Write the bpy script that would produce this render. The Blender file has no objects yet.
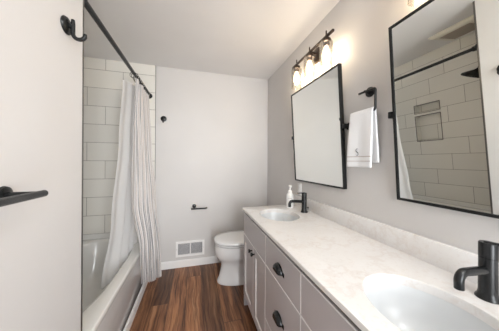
import bpy, bmesh, math, random
from mathutils import Vector, Matrix
random.seed(7)
PI = math.pi
S = bpy.context.scene
C = S.collection

# ------------------------------------------------------------------ camera
F = 198.0
YAW = math.atan(55.0 / F)
CAMH = 1.31
cd = bpy.data.cameras.new('camera')
cam = bpy.data.objects.new('camera', cd); C.objects.link(cam)
cd.sensor_fit = 'HORIZONTAL'; cd.sensor_width = 36.0
cd.lens = 36.0 * F / 499.0
cd.clip_start = 0.02
cd.shift_y = -0.0085
cam.location = (0, 0, CAMH)
cam.rotation_mode = 'XYZ'
cam.matrix_world = (Matrix.Translation((0, 0, CAMH)) @ Matrix.Rotation(-YAW, 4, 'Z')
                    @ Matrix.Rotation(PI / 2, 4, 'X') @ Matrix.Rotation(math.radians(0.35), 4, 'Z'))
S.camera = cam

# ------------------------------------------------------------------ world, lights, exposure
w = bpy.data.worlds.new('world'); S.world = w; w.use_nodes = True
w.node_tree.nodes['Background'].inputs[0].default_value = (0.92, 0.96, 1.0, 1)
w.node_tree.nodes['Background'].inputs[1].default_value = 1.0
S.view_settings.view_transform = 'Standard'
S.view_settings.look = 'None'
S.view_settings.gamma = 1.0
S.view_settings.use_curve_mapping = False
S.view_settings.exposure = 0.98

def area(name, loc, rot, sx, sy, power, col, spread=180):
    l = bpy.data.lights.new(name, 'AREA'); l.shape = 'RECTANGLE'; l.size = sx; l.size_y = sy
    l.energy = power; l.color = col; l.spread = math.radians(spread)
    o = bpy.data.objects.new(name, l); C.objects.link(o); o.location = loc; o.rotation_euler = rot
    return o
area('doorway_fill', (0.46, -1.12, 1.15), (PI / 2, 0, math.radians(8)), 0.80, 2.0, 9.8, (0.95, 0.98, 1.0), 85)  # fill light added behind the camera to lift the room's brightness

# ------------------------------------------------------------------ helpers
def tag(o, label=None, cat=None, group=None, kind=None):
    if label: o['label'] = label
    if cat: o['category'] = cat
    if group: o['group'] = group
    if kind: o['kind'] = kind
    return o

def empty(name, loc=(0, 0, 0), label=None, cat=None, group=None, kind=None):
    o = bpy.data.objects.new(name, None); C.objects.link(o); o.location = loc
    o.empty_display_size = 0.05
    return tag(o, label, cat, group, kind)

def obj(name, bm, mat, parent=None, smooth=True, angle=35):
    """bm is in world coordinates when built around a parent: it is shifted to the parent's origin"""
    bmesh.ops.recalc_face_normals(bm, faces=bm.faces[:])
    me = bpy.data.meshes.new(name)
    off = Vector((0, 0, 0))
    p = parent
    while p is not None:
        off += p.location; p = p.parent
    if off.length > 0:
        for v in bm.verts: v.co -= off
    for f in bm.faces: f.smooth = smooth
    if smooth:
        lim = math.radians(angle)
        for e in bm.edges:
            if len(e.link_faces) == 2 and e.calc_face_angle(0) > lim: e.smooth = False
    bm.to_mesh(me); bm.free()
    me.materials.append(mat)
    o = bpy.data.objects.new(name, me); C.objects.link(o)
    if parent is not None: o.parent = parent
    return o

def struct(name, bm, mat, smooth=False, parent=None):
    o = obj(name, bm, mat, parent, smooth)
    if parent is None: o['kind'] = 'structure'
    return o

def NB(): return bmesh.new()

def box(bm, x0, x1, y0, y1, z0, z1, bev=0.0, seg=2):
    t = bmesh.new()
    bmesh.ops.create_cube(t, size=1.0)
    for v in t.verts:
        v.co = Vector((x0 + (v.co.x + .5) * (x1 - x0), y0 + (v.co.y + .5) * (y1 - y0), z0 + (v.co.z + .5) * (z1 - z0)))
    if bev > 0:
        bmesh.ops.bevel(t, geom=t.edges[:], offset=bev, segments=seg, profile=0.5, affect='EDGES')
    merge(bm, t)
    return bm

def merge(bm, t, M=None):
    vm = {}
    for v in t.verts: vm[v] = bm.verts.new(M @ v.co if M else v.co)
    for f in t.faces:
        try: bm.faces.new([vm[v] for v in f.verts])
        except ValueError: pass
    t.free()

def loft(bm, rings, cap0=True, cap1=True, closed=True):
    rs = [[bm.verts.new(p) for p in r] for r in rings]
    n = len(rs[0])
    for a, b in zip(rs[:-1], rs[1:]):
        for i in range(n if closed else n - 1):
            j = (i + 1) % n
            bm.faces.new((a[i], a[j], b[j], b[i]))
    if cap0: bm.faces.new(rs[0][::-1])
    if cap1: bm.faces.new(rs[-1])
    return rs

def frame(d):
    d = d.normalized()
    up = Vector((0, 0, 1)) if abs(d.z) < 0.9 else Vector((0, 1, 0))
    a = d.cross(up).normalized(); b = a.cross(d).normalized()
    return a, b

def tube(bm, pts, r, n=14, caps=True):
    """round tube along pts; r a number or list"""
    P = [Vector(p) for p in pts]
    R = r if isinstance(r, (list, tuple)) else [r] * len(P)
    rings = []; a = None
    for i, p in enumerate(P):
        d = (P[min(i + 1, len(P) - 1)] - P[max(i - 1, 0)]).normalized()
        if a is None: a, b = frame(d)
        else:
            a = (a - d * a.dot(d)).normalized(); b = d.cross(a).normalized() * -1
            b = a.cross(d).normalized()
        rings.append([p + (a * math.cos(t) + b * math.sin(t)) * R[i] for t in [2 * PI * k / n for k in range(n)]])
    loft(bm, rings, caps, caps)
    return bm

def lathe(bm, prof, M=None, n=32, cap0=True, cap1=True):
    """prof = [(r, h)], axis local z, M places it"""
    M = M or Matrix.Identity(4)
    rings = [[M @ Vector((r * math.cos(2 * PI * k / n), r * math.sin(2 * PI * k / n), h)) for k in range(n)] for r, h in prof]
    loft(bm, rings, cap0, cap1)
    return bm

def axis(loc, d):
    return Matrix.Translation(loc) @ Vector(d).to_track_quat('Z', 'Y').to_matrix().to_4x4()

def arc(c, r, a0, a1, n, u, v):
    c = Vector(c); u = Vector(u); v = Vector(v)
    return [c + (u * math.cos(a0 + (a1 - a0) * i / n) + v * math.sin(a0 + (a1 - a0) * i / n)) * r for i in range(n + 1)]

def copy_tree(o, parent=None):
    c = o.copy(); C.objects.link(c)
    if parent is not None:
        c.parent = parent
        for k in ('label', 'category', 'group'):
            pass
    for ch in [q for q in o.children]: copy_tree(ch, c)
    return c

# ------------------------------------------------------------------ materials
def mat(name, col, rough=0.5, metal=0.0, spec=0.5, coat=0.0):
    m = bpy.data.materials.new(name); m.use_nodes = True
    b = m.node_tree.nodes['Principled BSDF']
    b.inputs['Base Color'].default_value = (*col, 1)
    b.inputs['Roughness'].default_value = rough
    b.inputs['Metallic'].default_value = metal
    b.inputs['Specular IOR Level'].default_value = spec
    b.inputs['Coat Weight'].default_value = coat
    return m

class G:
    """small node-graph helper"""
    def __init__(s, m):
        s.t = m.node_tree; s.b = s.t.nodes['Principled BSDF']
    def n(s, typ, **kw):
        q = s.t.nodes.new(typ)
        for k, v in kw.items(): setattr(q, k, v)
        return q
    def l(s, a, b): s.t.links.new(a, b)
    def math(s, op, a, b=None, c=None):
        q = s.n('ShaderNodeMath', operation=op)
        for i, x in enumerate((a, b, c)):
            if x is None: continue
            if isinstance(x, (int, float)): q.inputs[i].default_value = x
            else: s.l(x, q.inputs[i])
        return q.outputs[0]
    def coord(s):
        g = s.n('ShaderNodeNewGeometry'); sx = s.n('ShaderNodeSeparateXYZ')
        s.l(g.outputs['Position'], sx.inputs[0]); return g.outputs['Position'], sx.outputs
    def noise(s, vec, scale, detail=3, rough=.5, sc=None):
        if sc is not None:
            mp = s.n('ShaderNodeMapping'); mp.inputs['Scale'].default_value = sc; s.l(vec, mp.inputs[0]); vec = mp.outputs[0]
        q = s.n('ShaderNodeTexNoise'); q.inputs['Scale'].default_value = scale
        q.inputs['Detail'].default_value = detail; q.inputs['Roughness'].default_value = rough
        s.l(vec, q.inputs['Vector']); return q.outputs['Fac']
    def ramp(s, fac, stops):
        q = s.n('ShaderNodeValToRGB'); r = q.color_ramp
        while len(r.elements) < len(stops): r.elements.new(0.5)
        for e, (p, c) in zip(r.elements, stops): e.position = p; e.color = (*c, 1)
        s.l(fac, q.inputs[0]); return q.outputs[0]
    def mix(s, f, a, b, mode='MIX'):
        q = s.n('ShaderNodeMix', data_type='RGBA', blend_type=mode)
        for i, x in ((0, f), (6, a), (7, b)):
            if isinstance(x, (int, float)): q.inputs[i].default_value = x
            elif isinstance(x, tuple): q.inputs[i].default_value = (*x, 1)
            else: s.l(x, q.inputs[i])
        return q.outputs[2]
    def bump(s, h, strength, dist=0.002):
        q = s.n('ShaderNodeBump'); q.inputs['Strength'].default_value = strength; q.inputs['Distance'].default_value = dist
        s.l(h, q.inputs['Height']); s.l(q.outputs[0], s.b.inputs['Normal'])

def paint(name, col, rough=0.55, amt=0.04):
    m = mat(name, col, rough, spec=0.35); g = G(m); p, _ = g.coord()
    n1 = g.noise(p, 1.6, 2); n2 = g.noise(p, 260, 2)
    d = tuple(c * (1 - amt) for c in col)
    g.l(g.ramp(n1, [(0.35, d), (0.65, col)]), g.b.inputs['Base Color'])
    g.bump(n2, 0.12, 0.001)
    return m

M_wall = paint('wall_paint', (0.665, 0.645, 0.632))
M_ceil = paint('ceiling_paint', (0.860, 0.842, 0.832), 0.8)
M_trim = mat('white_trim', (0.88, 0.87, 0.86), 0.35)
M_metal_edge = mat('tile_edge_metal', (0.16, 0.15, 0.14), 0.35, 0.8)

def tile_mat(name, ax, h0, sgn):
    W, H, z0 = 0.52, 0.2022, 0.092
    m = mat(name, (0.7, 0.67, 0.62), 0.16); g = G(m); p, o = g.coord()
    h = o['X' if ax == 'x' else 'Y']; z = o['Z']
    v = g.math('DIVIDE', g.math('SUBTRACT', z, z0), H)
    r = g.math('FLOOR', v)
    u = g.math('ADD', g.math('DIVIDE', g.math('SUBTRACT', h, h0), W),
               g.math('DIVIDE', g.math('MULTIPLY', g.math('SUBTRACT', r, 11.0), sgn), 3.0))
    cu = g.math('FLOOR', u)
    fu = g.math('MULTIPLY', g.math('FRACT', u), W); fv = g.math('MULTIPLY', g.math('FRACT', v), H)
    gw = 0.0021
    du = g.math('MINIMUM', fu, g.math('SUBTRACT', W, fu)); dv = g.math('MINIMUM', fv, g.math('SUBTRACT', H, fv))
    d = g.math('MINIMUM', du, dv)
    mask = g.math('LESS_THAN', d, gw)
    cv = g.n('ShaderNodeCombineXYZ'); g.l(cu, cv.inputs[0]); g.l(r, cv.inputs[1])
    wn = g.n('ShaderNodeTexWhiteNoise'); g.l(cv.outputs[0], wn.inputs['Vector'])
    tc = g.ramp(wn.outputs['Value'], [(0, (0.800, 0.778, 0.728)), (1, (0.835, 0.812, 0.760))])
    col = g.mix(mask, tc, (0.26, 0.235, 0.21))
    g.l(col, g.b.inputs['Base Color'])
    ro = g.math('ADD', g.math('MULTIPLY', mask, 0.6), 0.16); g.l(ro, g.b.inputs['Roughness'])
    # pillowed tile edge plus a slight hand-made waviness
    e = g.math('MINIMUM', g.math('DIVIDE', d, 0.006), 1.0)
    hh = g.math('ADD', e, g.math('MULTIPLY', g.noise(p, 14, 1), 0.9))
    g.bump(hh, 0.35, 0.0016)
    return m
M_tile_x = tile_mat('ceramic_tile_back', 'x', -0.963, 1.0)
M_tile_y = tile_mat('ceramic_tile_side', 'y', 0.519, 1.0)

def wood_mat():
    m = mat('vinyl_plank', (0.2, 0.1, 0.05), 0.38, spec=0.45); g = G(m); p, o = g.coord()
    W, L = 0.152, 1.22
    u = g.math('DIVIDE', g.math('ADD', o['X'], 0.07), W); r = g.math('FLOOR', u)
    wr = g.n('ShaderNodeTexWhiteNoise', noise_dimensions='1D'); g.l(r, wr.inputs['W'])
    v = g.math('ADD', g.math('DIVIDE', o['Y'], L), g.math('MULTIPLY', wr.outputs['Value'], 5.3)); c = g.math('FLOOR', v)
    cv = g.n('ShaderNodeCombineXYZ'); g.l(r, cv.inputs[0]); g.l(c, cv.inputs[1])
    wn = g.n('ShaderNodeTexWhiteNoise'); g.l(cv.outputs[0], wn.inputs['Vector'])
    off = g.n('ShaderNodeVectorMath', operation='MULTIPLY_ADD')
    g.l(wn.outputs['Color'], off.inputs[0]); off.inputs[1].default_value = (9, 9, 9); g.l(p, off.inputs[2])
    pv = off.outputs[0]
    # wandering grain
    warp = g.n('ShaderNodeVectorMath', operation='MULTIPLY_ADD')
    nz = g.n('ShaderNodeTexNoise'); nz.inputs['Scale'].default_value = 3.0; g.l(pv, nz.inputs['Vector'])
    g.l(nz.outputs['Color'], warp.inputs[0]); warp.inputs[1].default_value = (0.05, 0, 0); g.l(pv, warp.inputs[2])
    broad = g.noise(warp.outputs[0], 1.0, 4, .6, (22, 1.3, 1))
    fine = g.noise(warp.outputs[0], 1.0, 5, .65, (75, 3.0, 1))
    a = g.ramp(broad, [(0.28, (0.075, 0.033, 0.018)), (0.44, (0.190, 0.084, 0.042)), (0.58, (0.330, 0.160, 0.080)), (0.76, (0.45, 0.265, 0.155))])
    b = g.ramp(fine, [(0.36, (0.30, 0.25, 0.23)), (0.56, (1.08, 1.05, 1.0))])
    col = g.mix(0.8, a, b, 'MULTIPLY')
    pl = g.ramp(wn.outputs['Value'], [(0, (0.50, 0.47, 0.47)), (0.5, (1.0, 0.95, 0.9)), (1, (1.40, 1.32, 1.20))])
    col = g.mix(1.0, col, pl, 'MULTIPLY')
    fu = g.math('MULTIPLY', g.math('FRACT', u), W); fv = g.math('MULTIPLY', g.math('FRACT', v), L)
    d = g.math('MINIMUM', g.math('MINIMUM', fu, g.math('SUBTRACT', W, fu)), g.math('MINIMUM', fv, g.math('SUBTRACT', L, fv)))
    mask = g.math('LESS_THAN', d, 0.0020)
    col = g.mix(g.math('MULTIPLY', mask, 0.8), col, (0.03, 0.015, 0.01))
    g.l(col, g.b.inputs['Base Color'])
    g.bump(g.math('SUBTRACT', g.math('MULTIPLY', fine, 0.4), mask), 0.35, 0.001)
    return m
M_wood = wood_mat()

def quartz_mat():
    m = mat('quartz', (0.74, 0.71, 0.69), 0.22, spec=0.5); g = G(m); p, o = g.coord()
    n1 = g.noise(p, 9, 5, .6); n2 = g.noise(p, 75, 4, .7); n3 = g.noise(p, 3.0, 6, .65)
    a = g.ramp(n1, [(0.3, (0.800, 0.780, 0.765)), (0.6, (0.830, 0.815, 0.805))])
    b = g.ramp(n2, [(0.30, (0.92, 0.885, 0.86)), (0.46, (1, 1, 1))])
    col = g.mix(0.75, a, b, 'MULTIPLY')
    v = g.math('ABSOLUTE', g.math('SUBTRACT', n3, 0.5))
    vein = g.ramp(v, [(0.0, (0.93, 0.90, 0.88)), (0.03, (1, 1, 1))])
    col = g.mix(0.8, col, vein, 'MULTIPLY')
    g.l(col, g.b.inputs['Base Color'])
    return m
M_quartz = quartz_mat()

M_cab = paint('cabinet_paint', (0.530, 0.500, 0.508), 0.30, 0.02)
M_edge_glint = mat('panel_edge_glint', (0.86, 0.84, 0.83), 0.35)
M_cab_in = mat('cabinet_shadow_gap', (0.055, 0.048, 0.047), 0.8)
M_black = mat('matte_black_metal', (0.014, 0.015, 0.016), 0.26, 0.3)
M_bronze = mat('dark_bronze', (0.060, 0.045, 0.038), 0.3, 0.8)
M_porc = mat('porcelain', (0.70, 0.72, 0.735), 0.22, coat=0.0)
M_tub = mat('tub_acrylic', (0.84, 0.83, 0.80), 0.14, coat=0.3)
M_apron = mat('tub_apron_panel', (0.50, 0.475, 0.462), 0.10)
M_mirror = mat('mirror_silver', (0.90, 0.92, 0.90), 0.0, 1.0)
M_toilet = mat('toilet_porcelain', (0.85, 0.85, 0.85), 0.10, coat=0.4)
M_plast = mat('white_plastic', (0.84, 0.83, 0.82), 0.3)
M_louvre = mat('louvre_grey', (0.68, 0.68, 0.70), 0.4)
M_vent_dark = mat('vent_duct_dark', (0.07, 0.07, 0.08), 0.7)
M_fan_tan = mat('fan_grille_tan', (0.42, 0.36, 0.30), 0.5)
M_fan_cream = mat('fan_cover_cream', (0.78, 0.74, 0.64), 0.4)
M_chrome = mat('chrome', (0.7, 0.7, 0.7), 0.12, 1.0)
M_thread = mat('black_thread', (0.05, 0.05, 0.06), 0.8)
M_label = mat('label_grey', (0.42, 0.36, 0.36), 0.5)
M_taupe_band = mat('towel_band_taupe', (0.50, 0.44, 0.41), 0.85)

def towel_mat():
    m = mat('white_terry', (0.86, 0.86, 0.87), 0.95, spec=0.1); g = G(m); p, _ = g.coord()
    g.b.inputs['Sheen Weight'].default_value = 0.3
    g.bump(g.noise(p, 500, 2), 0.6, 0.003)
    return m
M_towel = towel_mat()

def thin_glass(name, tint, refl=0.12, emit=0.0, ecol=(1, .8, .5)):
    m = bpy.data.materials.new(name); m.use_nodes = True; t = m.node_tree
    for n in list(t.nodes):
        if n.type != 'OUTPUT_MATERIAL': t.nodes.remove(n)
    out = [n for n in t.nodes if n.type == 'OUTPUT_MATERIAL'][0]
    tr = t.nodes.new('ShaderNodeBsdfTransparent'); tr.inputs[0].default_value = (*tint, 1)
    gl = t.nodes.new('ShaderNodeBsdfGlossy'); gl.inputs['Roughness'].default_value = 0.03
    lw = t.nodes.new('ShaderNodeLayerWeight'); lw.inputs[0].default_value = 0.35
    mx = t.nodes.new('ShaderNodeMixShader')
    mul = t.nodes.new('ShaderNodeMath'); mul.operation = 'MULTIPLY_ADD'; mul.inputs[1].default_value = 0.5; mul.inputs[2].default_value = refl * .4
    t.links.new(lw.outputs['Fresnel'], mul.inputs[0]); t.links.new(mul.outputs[0], mx.inputs[0])
    t.links.new(tr.outputs[0], mx.inputs[1]); t.links.new(gl.outputs[0], mx.inputs[2])
    last = mx.outputs[0]
    if emit > 0:
        em = t.nodes.new('ShaderNodeEmission'); em.inputs[0].default_value = (*ecol, 1); em.inputs[1].default_value = emit
        ad = t.nodes.new('ShaderNodeAddShader'); t.links.new(last, ad.inputs[0]); t.links.new(em.outputs[0], ad.inputs[1]); last = ad.outputs[0]
    t.links.new(last, out.inputs[0])
    return m
M_shade = thin_glass('seeded_glass', (0.95, 0.93, 0.90), 0.15)
M_bulb = thin_glass('lit_bulb_glass', (1.0, 0.93, 0.80), 0.1, 1.0, (1.0, 0.80, 0.52))

def emis(name, col, st):
    m = mat(name, (0.8, 0.8, 0.8)); b = m.node_tree.nodes['Principled BSDF']
    b.inputs['Emission Color'].default_value = (*col, 1); b.inputs['Emission Strength'].default_value = st
    return m
M_fil = emis('hot_filament', (1.0, 0.72, 0.38), 30.0)
M_fill_globe = emis('fill_globe_glow', (0.98, 0.99, 0.98), 14.5)

def curtain_mat():
    m = mat('ticking_stripe_cotton', (0.8, 0.78, 0.76), 0.9, spec=0.15); g = G(m)
    uv = g.n('ShaderNodeUVMap'); sx = g.n('ShaderNodeSeparateXYZ'); g.l(uv.outputs[0], sx.inputs[0])
    u = sx.outputs['X']                               # metres along the cloth
    f = g.math('FRACT', g.math('DIVIDE', u, 0.050))
    a = g.math('LESS_THAN', g.math('ABSOLUTE', g.math('SUBTRACT', f, 0.25)), 0.085)
    b = g.math('LESS_THAN', g.math('ABSOLUTE', g.math('SUBTRACT', f, 0.66)), 0.035)
    c2 = g.math('LESS_THAN', g.math('ABSOLUTE', g.math('SUBTRACT', f, 0.84)), 0.035)
    col = g.mix(a, (0.80, 0.775, 0.76), (0.27, 0.26, 0.285))
    col = g.mix(g.math('MAXIMUM', b, c2), col, (0.50, 0.42, 0.38))
    g.l(col, g.b.inputs['Base Color'])
    n = g.noise(uv.outputs[0], 900, 1); g.bump(n, 0.2, 0.001)
    tl = g.n('ShaderNodeBsdfTranslucent'); g.l(col, tl.inputs[0])
    mx = g.n('ShaderNodeMixShader'); mx.inputs[0].default_value = 0.25
    out = [n for n in g.t.nodes if n.type == 'OUTPUT_MATERIAL'][0]
    g.l(g.b.outputs[0], mx.inputs[1]); g.l(tl.outputs[0], mx.inputs[2]); g.l(mx.outputs[0], out.inputs[0])
    return m
M_curtain = curtain_mat()

def liner_mat():
    m = mat('white_liner', (0.93, 0.93, 0.94), 0.45, spec=0.4); g = G(m)
    tl = g.n('ShaderNodeBsdfTranslucent'); tl.inputs[0].default_value = (0.95, 0.95, 0.96, 1)
    mx = g.n('ShaderNodeMixShader'); mx.inputs[0].default_value = 0.45
    tr = g.n('ShaderNodeBsdfTransparent')
    mx2 = g.n('ShaderNodeMixShader'); mx2.inputs[0].default_value = 0.06
    out = [n for n in g.t.nodes if n.type == 'OUTPUT_MATERIAL'][0]
    g.l(g.b.outputs[0], mx.inputs[1]); g.l(tl.outputs[0], mx.inputs[2])
    g.l(mx.outputs[0], mx2.inputs[1]); g.l(tr.outputs[0], mx2.inputs[2]); g.l(mx2.outputs[0], out.inputs[0])
    return m
M_liner = liner_mat()

# ------------------------------------------------------------------ room dimensions
XR = 0.9745      # right wall
YB = 2.576       # back wall
XW = -0.493       # face of the wing wall beside the camera
YW = 1.08        # end of the wing wall = plumbing wall of the tub alcove
XA = -1.25       # tiled long wall of the alcove
YF = -0.95       # wall behind the camera
ZC = 2.44

struct('floor', box(NB(), XW - .02, XR + .1, YF - .1, YB + .1, -0.1, 0.0), M_wood)
struct('floor_alcove', box(NB(), XA - .1, XW - .021, YW - .02, YB + .1, -0.1, -0.001), M_vent_dark)
struct('ceiling', box(NB(), XA - .2, XR + .1, YF - .1, YB + .1, ZC, ZC + .1), M_ceil)
struct('wall_right', box(NB(), XR, XR + .1, YF - .1, YB + .1, 0, ZC), M_wall)
struct('wall_back', box(NB(), XA - .2, XR, YB, YB + .1, 0, ZC), M_wall)
struct('wall_wing', box(NB(), XA - .1, XW, YF - .1, YW - .01, 0, ZC), M_wall)
# wall behind the camera with an open doorway placed for the added fill light
b = NB(); box(b, XW, 0.04, YF - .1, YF, 0, ZC); box(b, 0.88, XR, YF - .1, YF, 0, ZC); box(b, 0.04, 0.88, YF - .1, YF, 2.10, ZC)
struct('wall_front', b, M_wall)
b = NB(); box(b, -0.03, 0.04, YF, YF + .015, 0, 2.17); box(b, 0.88, 0.95, YF, YF + .015, 0, 2.17); box(b, 0.04, 0.88, YF, YF + .015, 2.10, 2.17)
struct('trim_3', b, M_trim)
# tile skins
struct('wall_back_tile', box(NB(), XA, -0.452, YB - .010, YB - .0002, 0.497, ZC - .0005), M_tile_x)
struct('wall_wing_tile', box(NB(), XA, XW - .002, YW - .0098, YW, 0.497, ZC - .0005), M_tile_x)
# long tiled wall with its two niches
NY0, NY1 = 1.812, 2.112
NA0, NA1, NC0, NC1 = 1.295, 1.648, 1.690, 1.800
b = NB()
box(b, XA - .1, XA, YW - .01, NY0, 0, ZC); box(b, XA - .1, XA, NY1, YB, 0, ZC)
box(b, XA - .1, XA, NY0, NY1, 0, NA0); box(b, XA - .1, XA, NY0, NY1, NA1, NC0); box(b, XA - .1, XA, NY0, NY1, NC1, ZC)
box(b, XA - .1, XA - .085, NY0, NY1, NA0, NA1); box(b, XA - .1, XA - .085, NY0, NY1, NC0, NC1)
struct('wall_left', b, M_tile_y)
def edge_frame(z0, z1, name):
    b = NB(); t = .006
    box(b, XA - .002, XA + .004, NY0 - t, NY0, z0 - t, z1 + t); box(b, XA - .002, XA + .004, NY1, NY1 + t, z0 - t, z1 + t)
    box(b, XA - .002, XA + .004, NY0, NY1, z0 - t, z0); box(b, XA - .002, XA + .004, NY0, NY1, z1, z1 + t)
    struct(name, b, M_metal_edge)
edge_frame(NA0, NA1, 'trim_4'); edge_frame(NC0, NC1, 'trim_5')
# metal edges where tile stops
struct('trim_6', box(NB(), -0.452, -0.448, YB - .012, YB, 0.06, ZC - .0005), M_metal_edge)
struct('trim_7', box(NB(), XW - .006, XW + .0005, YW - .0098, YW + .002, 0.0, ZC - .0005), M_metal_edge)
# baseboards
b = NB(); box(b, -0.448, XR, YB - .014, YB, 0, .080, .003); box(b, -0.448, XR, YB - .010, YB, .078, .090, .003)
struct('baseboard_back', b, M_trim)
struct('baseboard_right', box(NB(), XR - .014, XR, 1.79, YB - .015, 0, .088, .003), M_trim)
struct('baseboard_left', box(NB(), XW, XW + .014, YF + .02, YW, 0, .088, .003), M_trim)
struct('trim_1', box(NB(), XW + .001, -0.4745, YW + .003, YB - .015, 0, .082, .004), M_trim)

# ------------------------------------------------------------------ bathtub
def rect_loop(cx, cy, x0, x1, y0, y1, z, angs):
    out = []
    for a in angs:
        dx, dy = math.cos(a), math.sin(a)
        t = 1e9
        if dx > 1e-9: t = min(t, (x1 - cx) / dx)
        if dx < -1e-9: t = min(t, (x0 - cx) / dx)
        if dy > 1e-9: t = min(t, (y1 - cy) / dy)
        if dy < -1e-9: t = min(t, (y0 - cy) / dy)
        out.append(Vector((cx + dx * t, cy + dy * t, z)))
    return out
def sup_loop(cx, cy, a, b_, z, angs, p=2.0):
    out = []
    for t in angs:
        dx, dy = math.cos(t), math.sin(t)
        r = (abs(dx / a) ** p + abs(dy / b_) ** p) ** (-1 / p)
        out.append(Vector((cx + dx * r, cy + dy * r, z)))
    return out
def angles(cx, cy, x0, x1, y0, y1, n=72):
    A = [2 * PI * i / n for i in range(n)]
    cs = [math.atan2(y - cy, x - cx) % (2 * PI) for x in (x0, x1) for y in (y0, y1)]
    for c in cs:
        k = min(range(len(A)), key=lambda i: abs(A[i] - c)); A[k] = c
    return sorted(A)

tx0, tx1, ty0, ty1 = XA + .001, XW - .001, YW + .002, YB - .012
tcx, tcy = (tx0 + tx1) / 2 , (ty0 + ty1) / 2
A = angles(tcx, tcy, tx0, tx1, ty0, ty1, 96)
tub = empty('bathtub', (tcx, tcy, 0), 'white alcove bathtub with a grey apron panel, striped curtain hanging over its side', 'bathtub')
b = NB()
R = lambda i, z: rect_loop(tcx, tcy, tx0 + i, tx1 - i, ty0 + i, ty1 - i, z, A)
rings = [R(.012, .36), R(.012, .398), R(.004, .402), R(0, .408), R(0, .436), R(.003, .442), R(.010, .445)]
def basin(ax, ay, z, p): return sup_loop(tcx - .005, tcy, ax, ay, z, A, p)
rings += [basin(.318, .688, .447, 3.0), basin(.306, .676, .442, 3.0), basin(.296, .664, .425, 3.0), basin(.283, .635, .30, 3.2),
          basin(.262, .590, .15, 3.4), basin(.235, .545, .095, 3.4), basin(.17, .46, .078, 3.2), basin(.05, .2, .074, 2.5)]
loft(b, rings, False, True)
obj('tub_shell', b, M_tub, tub, True, 50)
for q in ((tx0 + .002, tx0 + .014, ty0 + .002, ty1 - .002), (tx0 + .014, tx1 - .012, ty1 - .012, ty1 - .002), (tx0 + .014, tx1 - .012, ty0 + .002, ty0 + .012)):
    b = NB(); box(b, *q, .440, .497, .003); obj('tile_flange', b, M_tub, tub)
b = NB(); box(b, tx1 - .030, tx1 - .008, ty0 + .002, ty1 - .002, 0, .3985, .003)
o = obj('apron', b, M_apron, tub); o['label'] = 'smooth grey apron panel'
b = NB(); lathe(b, [(0, 0), (.034, 0), (.034, .004), (.028, .007), (.0, .007)][1:4], axis((tcx, ty0 + .135, .30), (0, 1, .15)), 24)
obj('overflow_plate', b, M_black, tub)

# shower head
sh = empty('shower_fixture', (-.87, YW, 2.03), 'black shower head on a bent arm, seen in the big right mirror', 'shower head')
b = NB(); lathe(b, [(.030, 0), (.030, .004), (.014, .010)], axis((-.87, YW, 2.03), (0, 1, 0)), 24); obj('wall_flange', b, M_black, sh)
b = NB(); tube(b, [(-.87, YW, 2.03), (-.87, YW + .10, 2.04), (-.87, YW + .15, 2.02), (-.87, YW + .175, 1.970)], .009); obj('shower_arm', b, M_black, sh)
b = NB(); lathe(b, [(.012, 0), (.024, .014), (.070, .040), (.098, .058), (.100, .074), (.092, .078)], axis((-.87, YW + .172, 1.97), (0, .62, -1)), 36); obj('spray_face', b, M_black, sh)

# ------------------------------------------------------------------ shower rod, curtain, liner
XD, ZD = -.5145, 2.072
rod = empty('shower_rod', (XD, YB, ZD), 'straight black curtain rod running from the left wall to the tiled back wall', 'curtain rod')
b = NB(); tube(b, [(XD, YW + .001, ZD), (XD, YB - .012, ZD)], .0145, 18); obj('rod_tube', b, M_black, rod)
for y, d in ((YB - .010, -1), (YW, 1)):
    b = NB(); lathe(b, [(.031, 0), (.031, .008), (.022, .016), (.020, .036)], axis((XD, y, ZD), (0, d, 0)), 24); obj('end_flange', b, M_black, rod)

def sheet(name, fn, nu, nv, mat_, parent, ulen):
    bm = bmesh.new(); uvl = bm.loops.layers.uv.new('uv')
    V = [[bm.verts.new(fn(i / nu, j / nv)) for i in range(nu + 1)] for j in range(nv + 1)]
    for j in range(nv):
        for i in range(nu):
            f = bm.faces.new((V[j][i], V[j][i + 1], V[j + 1][i + 1], V[j + 1][i]))
            for l, (a, c) in zip(f.loops, ((i, j), (i + 1, j), (i + 1, j + 1), (i, j + 1))):
                l[uvl].uv = (a / nu * ulen, c / nv * 1.8)
    return obj(name, bm, mat_, parent, True, 80)

def lerp(a, c, t): return a + (c - a) * t
def piece(keys, t):
    for (t0, v0), (t1, v1) in zip(keys[:-1], keys[1:]):
        if t <= t1:
            k = (t - t0) / (t1 - t0); k = k * k * (3 - 2 * k); return v0 + (v1 - v0) * k
    return keys[-1][1]
cur = empty('shower_curtain', (XD, 2.2, 0), 'white shower curtain with thin grey stripes, gathered at the far end outside the tub', 'shower curtain')
ZT, ZB_ = 2.032, .195
def cur_fn(u, t):
    # t from top to hem
    ax = piece([(0, -.508), (.25, -.515), (.6, -.505), (.84, -.464), (1, -.458)], t)
    ay = piece([(0, 1.96), (.3, 1.93), (.6, 1.90), (.8, 1.96), (1, 1.98)], t)
    bx = piece([(0, -.508), (.3, -.47), (.6, -.41), (1, -.300)], t)
    by = piece([(0, 2.47), (.3, 2.46), (.6, 2.34), (1, 2.05)], t)
    x = lerp(ax, bx, u); y = lerp(ay, by, u)
    n = 9.0
    ph = 2 * PI * n * u + .5 * math.sin(5 * u + 3 * t)
    amp = lerp(.018, .030, t) * (0.75 + .25 * math.sin(17 * u + 1))
    s_ = math.sin(ph)
    dx, dy = bx - ax, by - ay; L = math.hypot(dx, dy)
    off = s_ * amp + .008 * math.sin(23 * u + 6 * t)
    lim = 1.0
    x2 = x + dy / L * off; y2 = y - dx / L * off + .006 * math.sin(2 * ph)
    if t > .80: x2 = max(x2, -.478 + .004 * s_)
    z = lerp(ZT, ZB_, t) + (.010 * math.sin(9 * u) + .008 * s_) * t + .012 * (1 - t) * math.cos(ph)
    return Vector((x2, y2, z))
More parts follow.
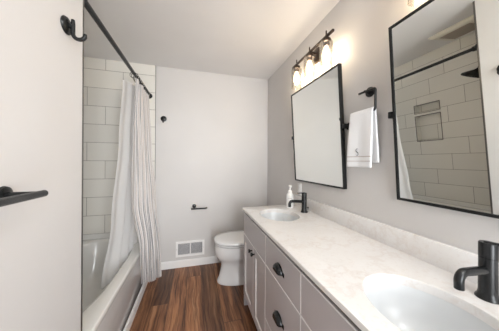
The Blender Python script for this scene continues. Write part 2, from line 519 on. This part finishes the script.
c_ = sheet('curtain_cloth', cur_fn, 216, 50, M_curtain, cur, 1.75)
for i in range(10):
    y = 1.965 + i * .055
    b = NB(); tube(b, arc((XD, y, ZD - .012), .027, 0, 2 * PI, 20, (1, .12, 0), (0, 0, 1)), .0022, 6, False)
    obj('curtain_ring', b, M_black, cur)

lin = empty('shower_liner', (XD, 2.0, 0), 'plain white translucent shower liner hanging inside the tub beside the striped curtain', 'shower liner')
def lin_fn(u, t):
    ax = piece([(0, -.590), (.3, -.610), (.7, -.650), (1, -.70)], t)
    ay = piece([(0, 1.90), (.3, 1.88), (.7, 1.845), (1, 1.80)], t)
    bx = piece([(0, -.545), (.4, -.56), (1, -.60)], t)
    by = piece([(0, 2.44), (1, 2.40)], t)
    x = lerp(ax, bx, 1 - (1 - u) ** 4); y = lerp(ay, by, u)
    s_ = math.sin(2 * PI * 4.5 * u + 1.2 * t + 1.0)
    a = lerp(.010, .022, t) * min(1, u * 4 + .1)
    z = lerp(2.025, .30, t) + (-.035 * (1 - t) * (1 - u) ** 6)
    return Vector((x + a * s_, y + .2 * a * s_, z))
sheet('liner_sheet', lin_fn, 120, 30, M_liner, lin, 1.0)
for i in range(5):
    y = 1.935 + i * .12
    b = NB(); tube(b, arc((XD - .006, y, ZD - .014), .026, 0, 2 * PI, 18, (1, -.25, 0), (0, 0, 1)), .002, 6, False)
    obj('liner_ring', b, M_black, lin)

# ------------------------------------------------------------------ ceiling exhaust fan over the tub (seen in the mirror)
fan = empty('exhaust_fan', (-.95, 1.39, ZC), 'square cream exhaust fan cover on the ceiling, reflected in the right mirror', 'exhaust fan')
b = NB(); rr = [(.185, 0), (.185, .010), (.165, .030), (.125, .034)]
rings = []
for h_, z in rr:
    rings.append([Vector((-.95 + sx * h_, 1.39 + sy * h_, ZC - z)) for sx, sy in ((-1, -1), (1, -1), (1, 1), (-1, 1))])
loft(b, rings, True, False); 
obj('fan_cover', b, M_fan_cream, fan, False)
b = NB(); box(b, -1.075, -.825, 1.265, 1.515, ZC - .033, ZC - .028)
for i in range(9): box(b, -1.07 + i * .028, -1.058 + i * .028, 1.267, 1.513, ZC - .040, ZC - .032)
obj('fan_grille', b, M_fan_tan, fan, False)

# glowing globe added out of view behind the camera to brighten the room
LX, LY, LZ = .60, -.35, 2.24
cl = empty('fill_globe', (LX, LY, ZC), 'unseen opal globe added near the doorway to brighten the room', 'added light')
b = NB(); lathe(b, [(.065, 0), (.065, -.012), (.050, -.022), (.012, -.026), (.012, -.06), (.045, -.065), (.050, -.085)], Matrix.Translation((LX, LY, ZC)), 32); obj('fill_globe_mount', b, M_black, cl)
b = NB(); lathe(b, [(.13 * math.sin(PI * k / 20), -.13 * math.cos(PI * k / 20)) for k in range(1, 19)], Matrix.Translation((LX, LY, LZ)), 32); obj('globe', b, M_fill_globe, cl)

# ------------------------------------------------------------------ toilet
TY = 2.165
toi = empty('toilet', (.6, TY, 0), 'white toilet with closed lid between the vanity and the back wall', 'toilet')
def egg(x0, x1, hw, z, n=48, sq=0.0, y=TY):
    """egg outline, front at x0 (towards -x), back at x1"""
    z = z * 1.045 if z > .2 else z
    out = []; L = x1 - x0; cx = x0 + L * .52
    for k in range(n):
        a = 2 * PI * k / n
        ca, sa = math.cos(a), math.sin(a)
        e = 2 / (2.0 + (1.2 if ca > 0 else .15))
        sx = math.copysign(abs(ca) ** e, ca); sy = math.copysign(abs(sa) ** e, sa)
        rx = (x1 - cx) if ca > 0 else (cx - x0)
        out.append(Vector((cx + rx * sx, y + hw * sy, z)))
    return out
b = NB()
loft(b, [egg(.245, .80, .128, 0), egg(.242, .80, .130, .02), egg(.262, .80, .118, .05), egg(.280, .79, .106, .13), egg(.288, .77, .104, .186),
         egg(.276, .75, .116, .222), egg(.240, .74, .150, .252), egg(.222, .73, .172, .290), egg(.220, .72, .176, .338), egg(.218, .72, .180, .375), egg(.220, .72, .181, .395), egg(.235, .71, .165, .398)])
obj('bowl', b, M_toilet, toi, True, 60)
b = NB(); loft(b, [egg(.232, .700, .166, .399), egg(.214, .708, .185, .406), egg(.213, .708, .186, .416), egg(.232, .700, .166, .421)]); obj('seat', b, M_toilet, toi, True, 60)
b = NB(); loft(b, [egg(.232, .700, .166, .4215), egg(.208, .708, .189, .429), egg(.208, .708, .189, .444), egg(.218, .700, .180, .450), egg(.27, .67, .13, .456), egg(.40, .58, .05, .458)]); obj('lid', b, M_toilet, toi, True, 60)
for s_ in (-1, 1):
    b = NB(); box(b, .695, .735, TY + s_ * .07 - .02, TY + s_ * .07 + .02, .425, .470, .006); obj('hinge', b, M_toilet, toi)
b = NB(); box(b, .755, .962, TY - .205, TY + .205, .400, .655, .025, 4); obj('tank', b, M_toilet, toi)
b = NB(); box(b, .742, .966, TY - .215, TY + .215, .655, .688, .010, 3); obj('tank_lid', b, M_toilet, toi)
b = NB(); tube(b, [(.757, TY - .15, .61), (.738, TY - .15, .61), (.735, TY - .09, .602)], .006, 10); obj('flush_lever', b, M_chrome, toi)

# ------------------------------------------------------------------ floor-level wall vent
vx0, vx1, vz0, vz1 = -.2137, .1276, .130, .318
ve = empty('wall_vent', ((vx0 + vx1) / 2, YB, vz0), 'white two-section return air grille low on the back wall', 'vent')
b = NB(); t = .026; y0, y1 = YB - .012, YB
box(b, vx0, vx1, y0, y1, vz0, vz0 + t); box(b, vx0, vx1, y0, y1, vz1 - t, vz1)
box(b, vx0, vx0 + t, y0, y1, vz0 + t, vz1 - t); box(b, vx1 - t, vx1, y0, y1, vz0 + t, vz1 - t)
xm = (vx0 + vx1) / 2; box(b, xm - .007, xm + .007, y0, y1, vz0 + t, vz1 - t)
obj('vent_frame', b, M_trim, ve, False)
for xa, xb in ((vx0 + t, xm - .007), (xm + .007, vx1 - t)):
    b = NB(); n = 17
    for i in range(n):
        z = vz0 + t + (vz1 - vz0 - 2 * t) * (i + .5) / n
        box(b, xa, xb, y0 + .003, y0 + .009, z - .0012, z + .0012)
    k = int((xb - xa) / .012)
    for i in range(1, k): box(b, xa + i * .012 - .0008, xa + i * .012 + .0008, y0 + .0035, y0 + .0085, vz0 + t, vz1 - t)
    obj('louvre_grid', b, M_louvre, ve, False)
b = NB(); box(b, vx0 + t * .8, vx1 - t * .8, YB - .0025, YB - .0005, vz0 + t * .8, vz1 - t * .8); obj('duct_opening', b, M_vent_dark, ve, False)
for sx_ in (vx0 + .012, vx1 - .012):
    b = NB(); lathe(b, [(.003, 0), (.003, .001), (.002, .0015)], axis((sx_, y0, (vz0 + vz1) / 2), (0, -1, 0)), 12); obj('screw', b, M_metal_edge, ve)

# ------------------------------------------------------------------ black wall hardware
def robe_hook(loc, d, label):
    """hook with round plate at loc, outward direction d"""
    L = Vector(loc); d = Vector(d); up = Vector((0, 0, 1))
    h = empty('robe_hook', L, label, 'robe hook', None)
    b = NB(); lathe(b, [(.033, 0), (.034, .003), (.031, .008), (.020, .012)], axis(L, d), 32); obj('back_plate', b, M_black, h)
    b = NB(); tube(b, [L + d * .008, L + d * .026], .009); obj('stem', b, M_black, h)
    b = NB(); p0 = L + d * .024
    pts = [p0 + up * .026, p0 + up * .010, p0 - up * .026] + arc(p0 - up * .028 + d * .021, .021, PI, 2 * PI * .93, 12, d, up)
    pts.append(pts[-1] + up * .012 + d * .001)
    b2 = tube(b, pts, [.006] + [.0075] * (len(pts) - 2) + [.006], 14); obj('hook', b2, M_black, h)
    return h
robe_hook((XW, .948, 1.842), (1, 0, 0), 'black J-shaped robe hook on the left wall near the ceiling, closest to the camera')
robe_hook((-.361, YB, 1.815), (0, -1, 0), 'small black robe hook high on the back wall right of the tile')

tb = empty('towel_bar', (XW, .40, 1.225), 'black towel bar on the left wall, cut off by the left picture edge', 'towel bar')
for y in (.684, .09):
    b = NB(); lathe(b, [(.022, 0), (.023, .003), (.021, .009), (.014, .012)], axis((XW, y, 1.217), (1, 0, 0)), 28); obj('mounting_plate', b, M_black, tb)
    b = NB(); tube(b, [(XW + .008, y, 1.217), (-.402, y, 1.217)], .0065); obj('post', b, M_black, tb)
b = NB(); tube(b, [(-.405, .084, 1.217), (-.405, .087, 1.217), (-.405, .688, 1.217), (-.405, .693, 1.217)], [.006, .0095, .0095, .006], 16); obj('bar', b, M_black, tb)

tp = empty('toilet_paper_holder', (0, YB, .735), 'small empty black toilet paper holder on the back wall above the vent', 'paper holder')
b = NB(); lathe(b, [(.024, 0), (.025, .003), (.023, .009), (.013, .012)], axis((.000, YB, .745), (0, -1, 0)), 24); obj('mounting_plate', b, M_black, tp)
b = NB(); tube(b, [(.000, YB - .008, .740), (.000, YB - .062, .725)], .009); obj('post', b, M_black, tp)
b = NB(); tube(b, [(-.036, YB - .066, .724), (.140, YB - .066, .724), (.148, YB - .066, .727), (.152, YB - .066, .736)], .0095); obj('arm', b, M_black, tp)

# towel ring with towel
XT = .925
tr = empty('towel_ring', (XR, .914, 1.71), 'black open square towel ring on the wall between the two mirrors', 'towel ring')
b = NB(); lathe(b, [(.028, 0), (.029, .003), (.027, .010), (.016, .014)], axis((XR, .912, 1.712), (-1, 0, 0)), 28); obj('mounting_plate', b, M_black, tr)
b = NB(); tube(b, [(XR - .01, .912, 1.712), (XT, .905, 1.708)], .008); obj('post', b, M_black, tr)
b = NB()
pts = [(XT, .945, 1.706), (XT, .850, 1.706)] + arc((XT, .848, 1.694), .012, PI / 2, PI, 5, (0, 1, 0), (0, 0, 1)) + [(XT, .836, 1.60)] + arc((XT, .848, 1.602), .012, PI, 1.5 * PI, 5, (0, 1, 0), (0, 0, 1)) + [(XT, 1.005, 1.590)]
tube(b, pts, .0062, 12); obj('ring_bar', b, M_black, tr)

tow = empty('hand_towel', (XT, .92, 1.28), 'white hand towel with an embroidered black letter S, hanging from the towel ring', 'towel')
def tow_fn(u, t):
    y = lerp(.842, .998, u)
    # path length: back hem -> over bar -> front hem
    Lb, Lf, r = .285, .312, .0105
    tot = Lb + PI * r + Lf; s_ = t * tot
    zt = 1.592
    if s_ < Lb: k = (Lb - s_); x, z = XT + r + .018 * k / Lb, zt - k
    elif s_ < Lb + PI * r:
        a = (s_ - Lb) / r; x, z = XT + r * math.cos(a), zt + r * math.sin(a)
    else: k = s_ - Lb - PI * r; x, z = XT - r - .014 * k / Lf, zt - k
    wv = .0035 * math.sin(7 * u + 1.3) * min(1, abs(zt - z) * 6)
    fl = (u - .5) * .014 * min(1, abs(zt - z) * 5)
    return Vector((x - wv, y + fl, z))
o = sheet('towel_cloth', tow_fn, 30, 60, M_towel, tow, .3)
md = o.modifiers.new('thickness', 'SOLIDIFY'); md.thickness = .008; md.offset = 0
xf = XT - .0105 - .014 - .005
for z0_, z1_ in ((1.338, 1.342), (1.313, 1.316)):
    def fn(u, t, z0_=z0_, z1_=z1_):
        q = tow_fn(lerp(-.002, 1.002, u), 1); zz = lerp(z0_, z1_, t)
        k = 1.592 - zz
        return Vector((XT - .0105 - .014 * k / .312 - .0035 * math.sin(7 * u + 1.3) - .0050, lerp(.842, .998, u) + (u - .5) * .014, zz))
    sheet('woven_band', fn, 20, 1, M_taupe_band, tow, .1)
# embroidered letter
def spath(yc, zc, h_):
    P = []
    r = h_ / 4
    for i in range(13): a = math.radians(20 + 250 * i / 12); P.append((yc - .8 * r * math.cos(a), zc + r + r * math.sin(a)))
    for i in range(1, 13): a = math.radians(90 - 250 * i / 12); P.append((yc - .8 * r * math.cos(a), zc - r + r * math.sin(a)))
    return P
b = NB(); P = spath(.930, 1.366, .040)
rr = [.0006 + .0016 * math.sin(PI * i / (len(P) - 1)) ** 2 for i in range(len(P))]
tube(b, [(xf + .0028, p[0], p[1]) for p in P], rr, 8)
o = obj('monogram', b, M_thread, tow); o['label'] = 'embroidered black letter S'

# ------------------------------------------------------------------ pivot mirrors
def mirror(yc, xt, label, grp=None):
    W_, H_ = .664, .828; zb = 1.128; xb = .952
    m = empty('pivot_mirror', (xb, yc, zb), label, 'mirror', 'tilting black-framed mirrors above the vanity')
    a = math.asin((xb - xt) / H_)
    M = Matrix.Translation((xb, yc, zb)) @ Matrix.Rotation(-a, 4, 'Y')       # local: x depth, y width, z up
    def lb(x0, x1, y0, y1, z0, z1, bev=0.0):
        t = NB(); box(t, x0, x1, y0, y1, z0, z1, bev); r = NB(); merge(r, t, M); return r
    fw, fd = .011, .024
    r = NB()
    for q in ((0, fd, -W_/2, -W_/2 + fw, 0, H_), (0, fd, W_/2 - fw, W_/2, 0, H_), (0, fd, -W_/2 + fw, W_/2 - fw, 0, fw), (0, fd, -W_/2 + fw, W_/2 - fw, H_ - fw, H_)):
        merge(r, lb(*q))
    obj('mirror_frame', r, M_black, m, False)
    obj('mirror_glass', lb(.004, .010, -W_/2 + fw * .9, W_/2 - fw * .9, fw * .9, H_ - fw * .9), M_mirror, m, False)
    for s_ in (-1, 1):
        zc = zb + H_ * .50; yy = yc + s_ * (W_ / 2 + .018)
        r = NB(); lathe(r, [(.018, 0), (.018, .006), (.010, .009), (.008, .045)], axis((XR, yy, zc), (-1, 0, 0)), 24)
        tube(r, [(.937, yy, zc), (.937, yc + s_ * (W_ / 2 + .0004), zc)], .0085, 14)
        box(r, .925, .950, yy - .010, yy + .010, zc - .016, zc + .016, .003); lathe(r, [(.024, 0), (.024, .006), (.012, .010)], axis((XR, yy, zc), (-1, 0, 0)), 24)
        obj('pivot_bracket', r, M_black, m)
mirror(1.4225, .902, 'black-framed tilting mirror over the far sink, left of the hanging towel')
mirror(.406, .892, 'black-framed tilting mirror over the near sink, reflecting the tiled shower wall')

# ------------------------------------------------------------------ vanity lights
def vanity_light(yc, label, pw):
    xb, zb = .895, 2.197
    L = empty('vanity_light', (XR, yc, zb), label, 'wall light', 'three-bulb vanity lights over the mirrors')
    b = NB(); box(b, XR - .018, XR, yc - .058, yc + .058, zb - .075, zb + .045, .004); obj('back_plate', b, M_bronze, L)
    b = NB(); tube(b, [(XR - .015, yc, zb), (xb, yc, zb)], .010); obj('arm', b, M_bronze, L)
    b = NB(); box(b, xb - .008, xb + .008, yc - .288, yc + .288, zb - .008, zb + .008, .002); obj('cross_bar', b, M_bronze, L)
    for i in (-1, 0, 1):
        y = yc + i * .211
        b = NB(); tube(b, [(xb, y, zb + .006), (xb, y, zb + .042)], [.006, .0055]); obj('finial', b, M_bronze, L)
        b = NB(); lathe(b, [(.010, .008), (.012, -.010), (.030, -.016), (.033, -.022), (.033, -.040), (.021, -.044), (.019, -.062), (.016, -.066)], Matrix.Translation((xb, y, zb - .002)), 28); obj('socket_cap', b, M_bronze, L)
        b = NB(); r_ = .046
        lathe(b, [(.024, -.036), (.034, -.037), (r_ - .003, -.041), (r_, -.048), (r_, -.212), (r_ + .0005, -.214), (r_ - .0020, -.214), (r_ - .0022, -.050), (.034, -.040), (.024, -.039)], Matrix.Translation((xb, y, zb)), 36, False, False)
        g_ = obj('glass_shade', b, M_shade, L)
        b = NB(); lathe(b, [(.012, -.062), (.015, -.075), (.024, -.098), (.030, -.125), (.029, -.145), (.020, -.163), (.008, -.171)], Matrix.Translation((xb, y, zb)), 24)
        bb = obj('bulb', b, M_bulb, L)
        b = NB()
        for k in range(4):
            a = k * PI / 2
            tube(b, [(xb + .006 * math.cos(a), y + .006 * math.sin(a), zb - .080), (xb + .011 * math.cos(a + .3), y + .011 * math.sin(a + .3), zb - .145)], .0016, 6)
        obj('filament', b, M_fil, bb)
        pl = bpy.data.lights.new('bulb_light', 'POINT'); pl.energy = pw; pl.shadow_soft_size = .028; pl.color = (1.0, .965, .92)
        po = bpy.data.objects.new('bulb_light', pl); C.objects.link(po); po.parent = L; po.location = (xb - XR, y - yc, -.125)
vanity_light(1.420, 'three-bulb bronze wall light with clear glass shades above the far mirror', 1.25)
vanity_light(.3835, 'three-bulb bronze wall light above the near mirror, only its lowest glass showing', 0.6)

# outlet
ou = empty('outlet', (XR, 1.70, 1.06), 'white wall outlet plate behind the far faucet under the mirror', 'outlet')
b = NB(); box(b, XR - .006, XR, 1.664, 1.736, 0.992, 1.102, .003); obj('cover_plate', b, M_plast, ou)
for z in (1.023, 1.071):
    b = NB(); box(b, XR - .0085, XR - .005, 1.684, 1.716, z - .014, z + .014, .002); obj('socket', b, M_plast, ou)

# ------------------------------------------------------------------ vanity cabinet
XC = .439; VY0, VY1 = .085, 1.760
CT0, CT1, CTI = .865, .885, .853
van = empty('vanity_cabinet', (.71, .92, 0), 'long grey double vanity cabinet with black cup pulls and knobs', 'cabinet')
b = NB(); box(b, XC + .0215, XC + .036, VY0 + .018, VY1 - .018, .092, .834); obj('face_board', b, M_cab, van, False)
b = NB(); box(b, XC + .036, XR - .014, VY0 + .018, VY1 - .018, .092, .110); obj('cabinet_floor', b, M_cab_in, van, False)
b = NB(); box(b, XR - .014, XR - .002, VY0 + .018, VY1 - .018, .092, CT0 - .001); obj('back_board', b, M_cab_in, van, False)
b = NB(); box(b, XC + .004, XR - .002, VY1 - .018, VY1 + .002, .0, CT0 - .001, .001); obj('side_panel', b, M_cab, van)
b = NB(); box(b, XC + .004, XR - .002, VY0, VY0 + .018, .0, CT0 - .001, .001)
obj('side_panel', b, M_cab, van)
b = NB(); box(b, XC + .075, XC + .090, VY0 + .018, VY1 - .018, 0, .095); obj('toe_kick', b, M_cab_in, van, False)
b = NB(); box(b, XC + .012, XC + .022, VY0 + .01, VY1 - .01, .8345, CT0 - .0005); obj('top_rail', b, M_cab_in, van, False)  # near-black colour paints the shade line under the countertop
Y1, Y2 = 1.188, .7527            # lines between sink cabinets and the drawer stack
g = .0010
E_ = .0036
def edge_glints(o):
    # bevel faces painted paler to draw the light caught along panel edges
    o.data.materials.append(M_edge_glint)
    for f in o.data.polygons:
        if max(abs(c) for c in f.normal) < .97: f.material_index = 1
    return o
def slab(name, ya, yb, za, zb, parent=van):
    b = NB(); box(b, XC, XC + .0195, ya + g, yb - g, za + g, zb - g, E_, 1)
    return edge_glints(obj(name, b, M_cab, parent, False))
def shaker(ya, yb, za, zb):
    """door with raised stiles and rails and a bevelled, sunken panel"""
    ya += g; yb -= g; za += g; zb -= g; w_ = .058
    b = NB()
    def ring(i, x): return [Vector((x, ya + i, za + i)), Vector((x, yb - i, za + i)), Vector((x, yb - i, zb - i)), Vector((x, ya + i, zb - i))]
    loft(b, [ring(0, XC + .0195), ring(0, XC + .0036), ring(.0036, XC), ring(w_, XC), ring(w_ + .006, XC + .007)], True, True)
    d = edge_glints(obj('door', b, M_cab, van, False))
    return d
def knob(y, z, d):
    b = NB(); lathe(b, [(.006, 0), (.005, .012), (.012, .018), (.0145, .024), (.013, .030), (.006, .032)], axis((XC, y, z), (-1, 0, 0)), 24); obj('knob', b, M_black, d)
def cup(y, z, d):
    """half-round bin pull: domed on top, open below"""
    b = NB(); W2, H2, D2 = .047, .040, .026
    nu, nv = 18, 8; V = []
    for j in range(nv + 1):
        f = j / nv * PI / 2; row = []
        for i in range(nu + 1):
            a = PI * i / nu
            rr_ = math.cos(f) ** .7
            row.append(b.verts.new((XC - .002 - D2 * math.sin(f), y - W2 * math.cos(a) * (rr_ * .55 + .45), z - .012 + (H2 * math.sin(a)) * (rr_ * .6 + .4) * (1 if j < nv else .9) )))
        V.append(row)
    for j in range(nv):
        for i in range(nu): b.faces.new((V[j][i], V[j][i + 1], V[j + 1][i + 1], V[j + 1][i]))
    b.faces.new(V[nv])
    o = obj('cup_pull', b, M_black, d, True, 60)
    md = o.modifiers.new('thickness', 'SOLIDIFY'); md.thickness = .0022
    for s_ in (-1, 1):
        b = NB(); box(b, XC - .003, XC - .0002, y + s_ * .049 - .009, y + s_ * .049 + .009, z - .020, z + .002, .001)
        obj('pull_tab', b, M_black, o)
ZT0, ZT1, ZM, ZL = .655, .838, .315, .10
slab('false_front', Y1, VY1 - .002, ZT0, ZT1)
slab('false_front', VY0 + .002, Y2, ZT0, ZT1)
ym = 1.456
for ya, yb, ky in ((ym, VY1 - .002, ym + .032), (Y1, ym, ym - .032)):
    d = shaker(ya, yb, ZL, ZT0); knob(ky, ZT0 - .045, d)
ym2 = (VY0 + Y2) / 2
for ya, yb, ky in ((ym2, Y2, ym2 + .032), (VY0 + .002, ym2, ym2 - .032)):
    d = shaker(ya, yb, ZL, ZT0); knob(ky, ZT0 - .045, d)
for za, zb in ((ZT0, ZT1), (ZM, ZT0), (ZL, ZM)):
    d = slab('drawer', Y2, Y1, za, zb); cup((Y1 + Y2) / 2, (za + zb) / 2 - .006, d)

# countertop with two oval cut-outs
ct = empty('countertop', (.70, .92, CT0), 'long white quartz countertop with backsplash, two oval sink openings', 'countertop')
CX0, CX1, CY0, CY1 = .427, XR - .001, .065, 1.776
SA, SB = .150, .186
SINKS = ((.657, 1.468), (.657, .408))
b = NB()
for (cx, cy), (ya, yb) in zip(SINKS, ((.925, CY1), (CY0, .925))):
    A2 = angles(cx, cy, CX0, CX1, ya, yb, 72)
    e = .002
    lo0 = rect_loop(cx, cy, CX0, CX1, ya, yb, CT0, A2)
    def edge(z, inx):
        out = []
        for p in rect_loop(cx, cy, CX0, CX1, ya, yb, z, A2):
            if abs(p.x - CX0) < 1e-6: p.x += inx
            if abs(p.y - CY1) < 1e-6: p.y -= inx
            out.append(p)
        return out
    rings = [sup_loop(cx, cy, SA, SB, CTI, A2), sup_loop(cx, cy, SA + .03, SB + .03, CTI, A2), sup_loop(cx, cy, SA + .031, SB + .031, CT0, A2), lo0, edge(CT1 - e, 0), edge(CT1 - e * .3, e * .3), edge(CT1, e),
             sup_loop(cx, cy, SA + .002, SB + .002, CT1, A2), sup_loop(cx, cy, SA, SB, CT1 - .002, A2), sup_loop(cx, cy, SA, SB, CTI, A2)]
    loft(b, rings, False, False)
# inner faces of the joint between the halves are dropped so the top is one slab
dead = [f for f in b.faces if all(abs(v.co.y - .925) < 1e-6 for v in f.verts)]
bmesh.ops.delete(b, geom=dead, context='FACES')
bmesh.ops.remove_doubles(b, verts=b.verts[:], dist=1e-5)
obj('worktop', b, M_quartz, ct, True, 30)
b = NB(); box(b, XR - .021, XR - .0005, CY0, CY1, CT1 - .0005, .985, .0025); obj('backsplash', b, M_quartz, ct)

def sink(cx, cy, label):
    s_ = empty('sink', (cx, cy, .70), label, 'sink', 'oval undermount sinks')
    A3 = [2 * PI * k / 64 for k in range(64)]
    E = lambda k, z: sup_loop(cx, cy, SA * k, SB * k, z, A3)
    b = NB()
    loft(b, [E(1.10, CTI - .012), E(1.10, CTI - .0008), E(1.012, CTI - .0008), E(1.0, CTI - .006), E(.975, CTI - .035), E(.92, CTI - .075), E(.80, CTI - .112), E(.62, CTI - .135),
             E(.38, CTI - .148), E(.13, CTI - .152), E(.13, CTI - .165), E(.42, CTI - .160), E(.68, CTI - .147), E(.86, CTI - .120), E(.99, CTI - .075), E(1.04, CTI - .03), E(1.10, CTI - .012)], False, False)
    obj('basin', b, M_porc, s_, True, 60)
    b = NB(); lathe(b, [(.022, -.160), (.022, -.1500), (.018, -.1485), (.004, -.147)], Matrix.Translation((cx, cy, CTI)), 24); obj('drain', b, M_black, s_)
sink(*SINKS[0], 'oval white sink bowl at the far end, beside the soap bottle')
sink(*SINKS[1], 'oval white sink bowl nearest the camera, at the lower right corner')

# faucets
def faucet(y, label, turn=0.0, up=0.0):
    x = .89; z = CT1
    f = empty('faucet', (x, y, z), label, 'faucet', 'black single-handle faucets')
    b = NB(); lathe(b, [(.029, 0), (.0285, .004), (.0235, .012), (.0215, .022), (.021, .128)], Matrix.Translation((x, y, z)), 36); obj('faucet_body', b, M_black, f)
    # spout with a bent-down nozzle
    b = NB()
    P = [(x - .012, y, z + .088), (x - .05, y, z + .093), (x - .10, y, z + .097)] + arc((x - .110, y, z + .073), .0245, PI / 2 * .95, PI * 1.04, 8, (1, 0, 0), (0, 0, 1))
    P.append(P[-1] + Vector((.001, 0, -.018)))
    tube(b, P, [.0125] * 2 + [.0118] * (len(P) - 2), 18); obj('spout', b, M_black, f)
    b = NB(); lathe(b, [(.0215, .1295), (.0215, .160 + up), (.0195, .163 + up)], Matrix.Translation((x, y, z)), 36)
    h_ = obj('handle_cap', b, M_black, f)
    t = NB(); box(t, -.064, .010, -.008, .008, z + .158 + up, z + .166 + up, .003); b = NB(); merge(b, t, Matrix.Translation((x, y, 0)) @ Matrix.Rotation(turn, 4, 'Z')); obj('lever', b, M_black, h_)
    b = NB(); tube(b, [(x + .036, y, z), (x + .036, y, z + .030)], .003, 8); lathe(b, [(.003, .028), (.007, .032), (.007, .040), (.003, .043)], Matrix.Translation((x + .036, y, z)), 14); obj('drain_rod', b, M_black, f)
    return f
faucet(1.480, 'black single-handle faucet at the far sink, beside the soap bottle')
faucet(.398, 'black single-handle faucet at the near sink, on the right picture edge', math.radians(115), .012)

# soap bottle
sx_, sy_ = .853, 1.665
so = empty('soap_bottle', (sx_, sy_, CT1), 'white foaming soap pump bottle standing behind the far sink', 'soap bottle')
b = NB(); lathe(b, [(.030, 0), (.033, .004), (.033, .112), (.031, .122), (.018, .132), (.016, .136)], Matrix.Translation((sx_, sy_, CT1)), 32); obj('bottle_body', b, M_plast, so)
b = NB(); lathe(b, [(.019, .134), (.0195, .152), (.017, .156), (.008, .160), (.007, .184), (.015, .187), (.016, .202), (.013, .206)], Matrix.Translation((sx_, sy_, CT1)), 24)
tube(b, [(sx_ - .002, sy_ - .004, CT1 + .198), (sx_ - .015, sy_ - .031, CT1 + .198), (sx_ - .018, sy_ - .037, CT1 + .192)], [.008, .006, .005], 12); obj('pump', b, M_plast, so)
lab_o = obj('label_print', (lambda q: (q.faces.new([q.verts.new(v) for v in
      [(sx_ + .0333 * math.cos(math.atan2(-sy_, -sx_) + t), sy_ + .0333 * math.sin(math.atan2(-sy_, -sx_) + t), CT1 + .086) for t in (-.5, -.25, 0, .25, .5)]
      + [(sx_ + .0333 * math.cos(math.atan2(-sy_, -sx_) + t), sy_ + .0333 * math.sin(math.atan2(-sy_, -sx_) + t), CT1 + .091) for t in (.5, .25, 0, -.25, -.5)]]), q)[1])(NB()), M_label, so, False)
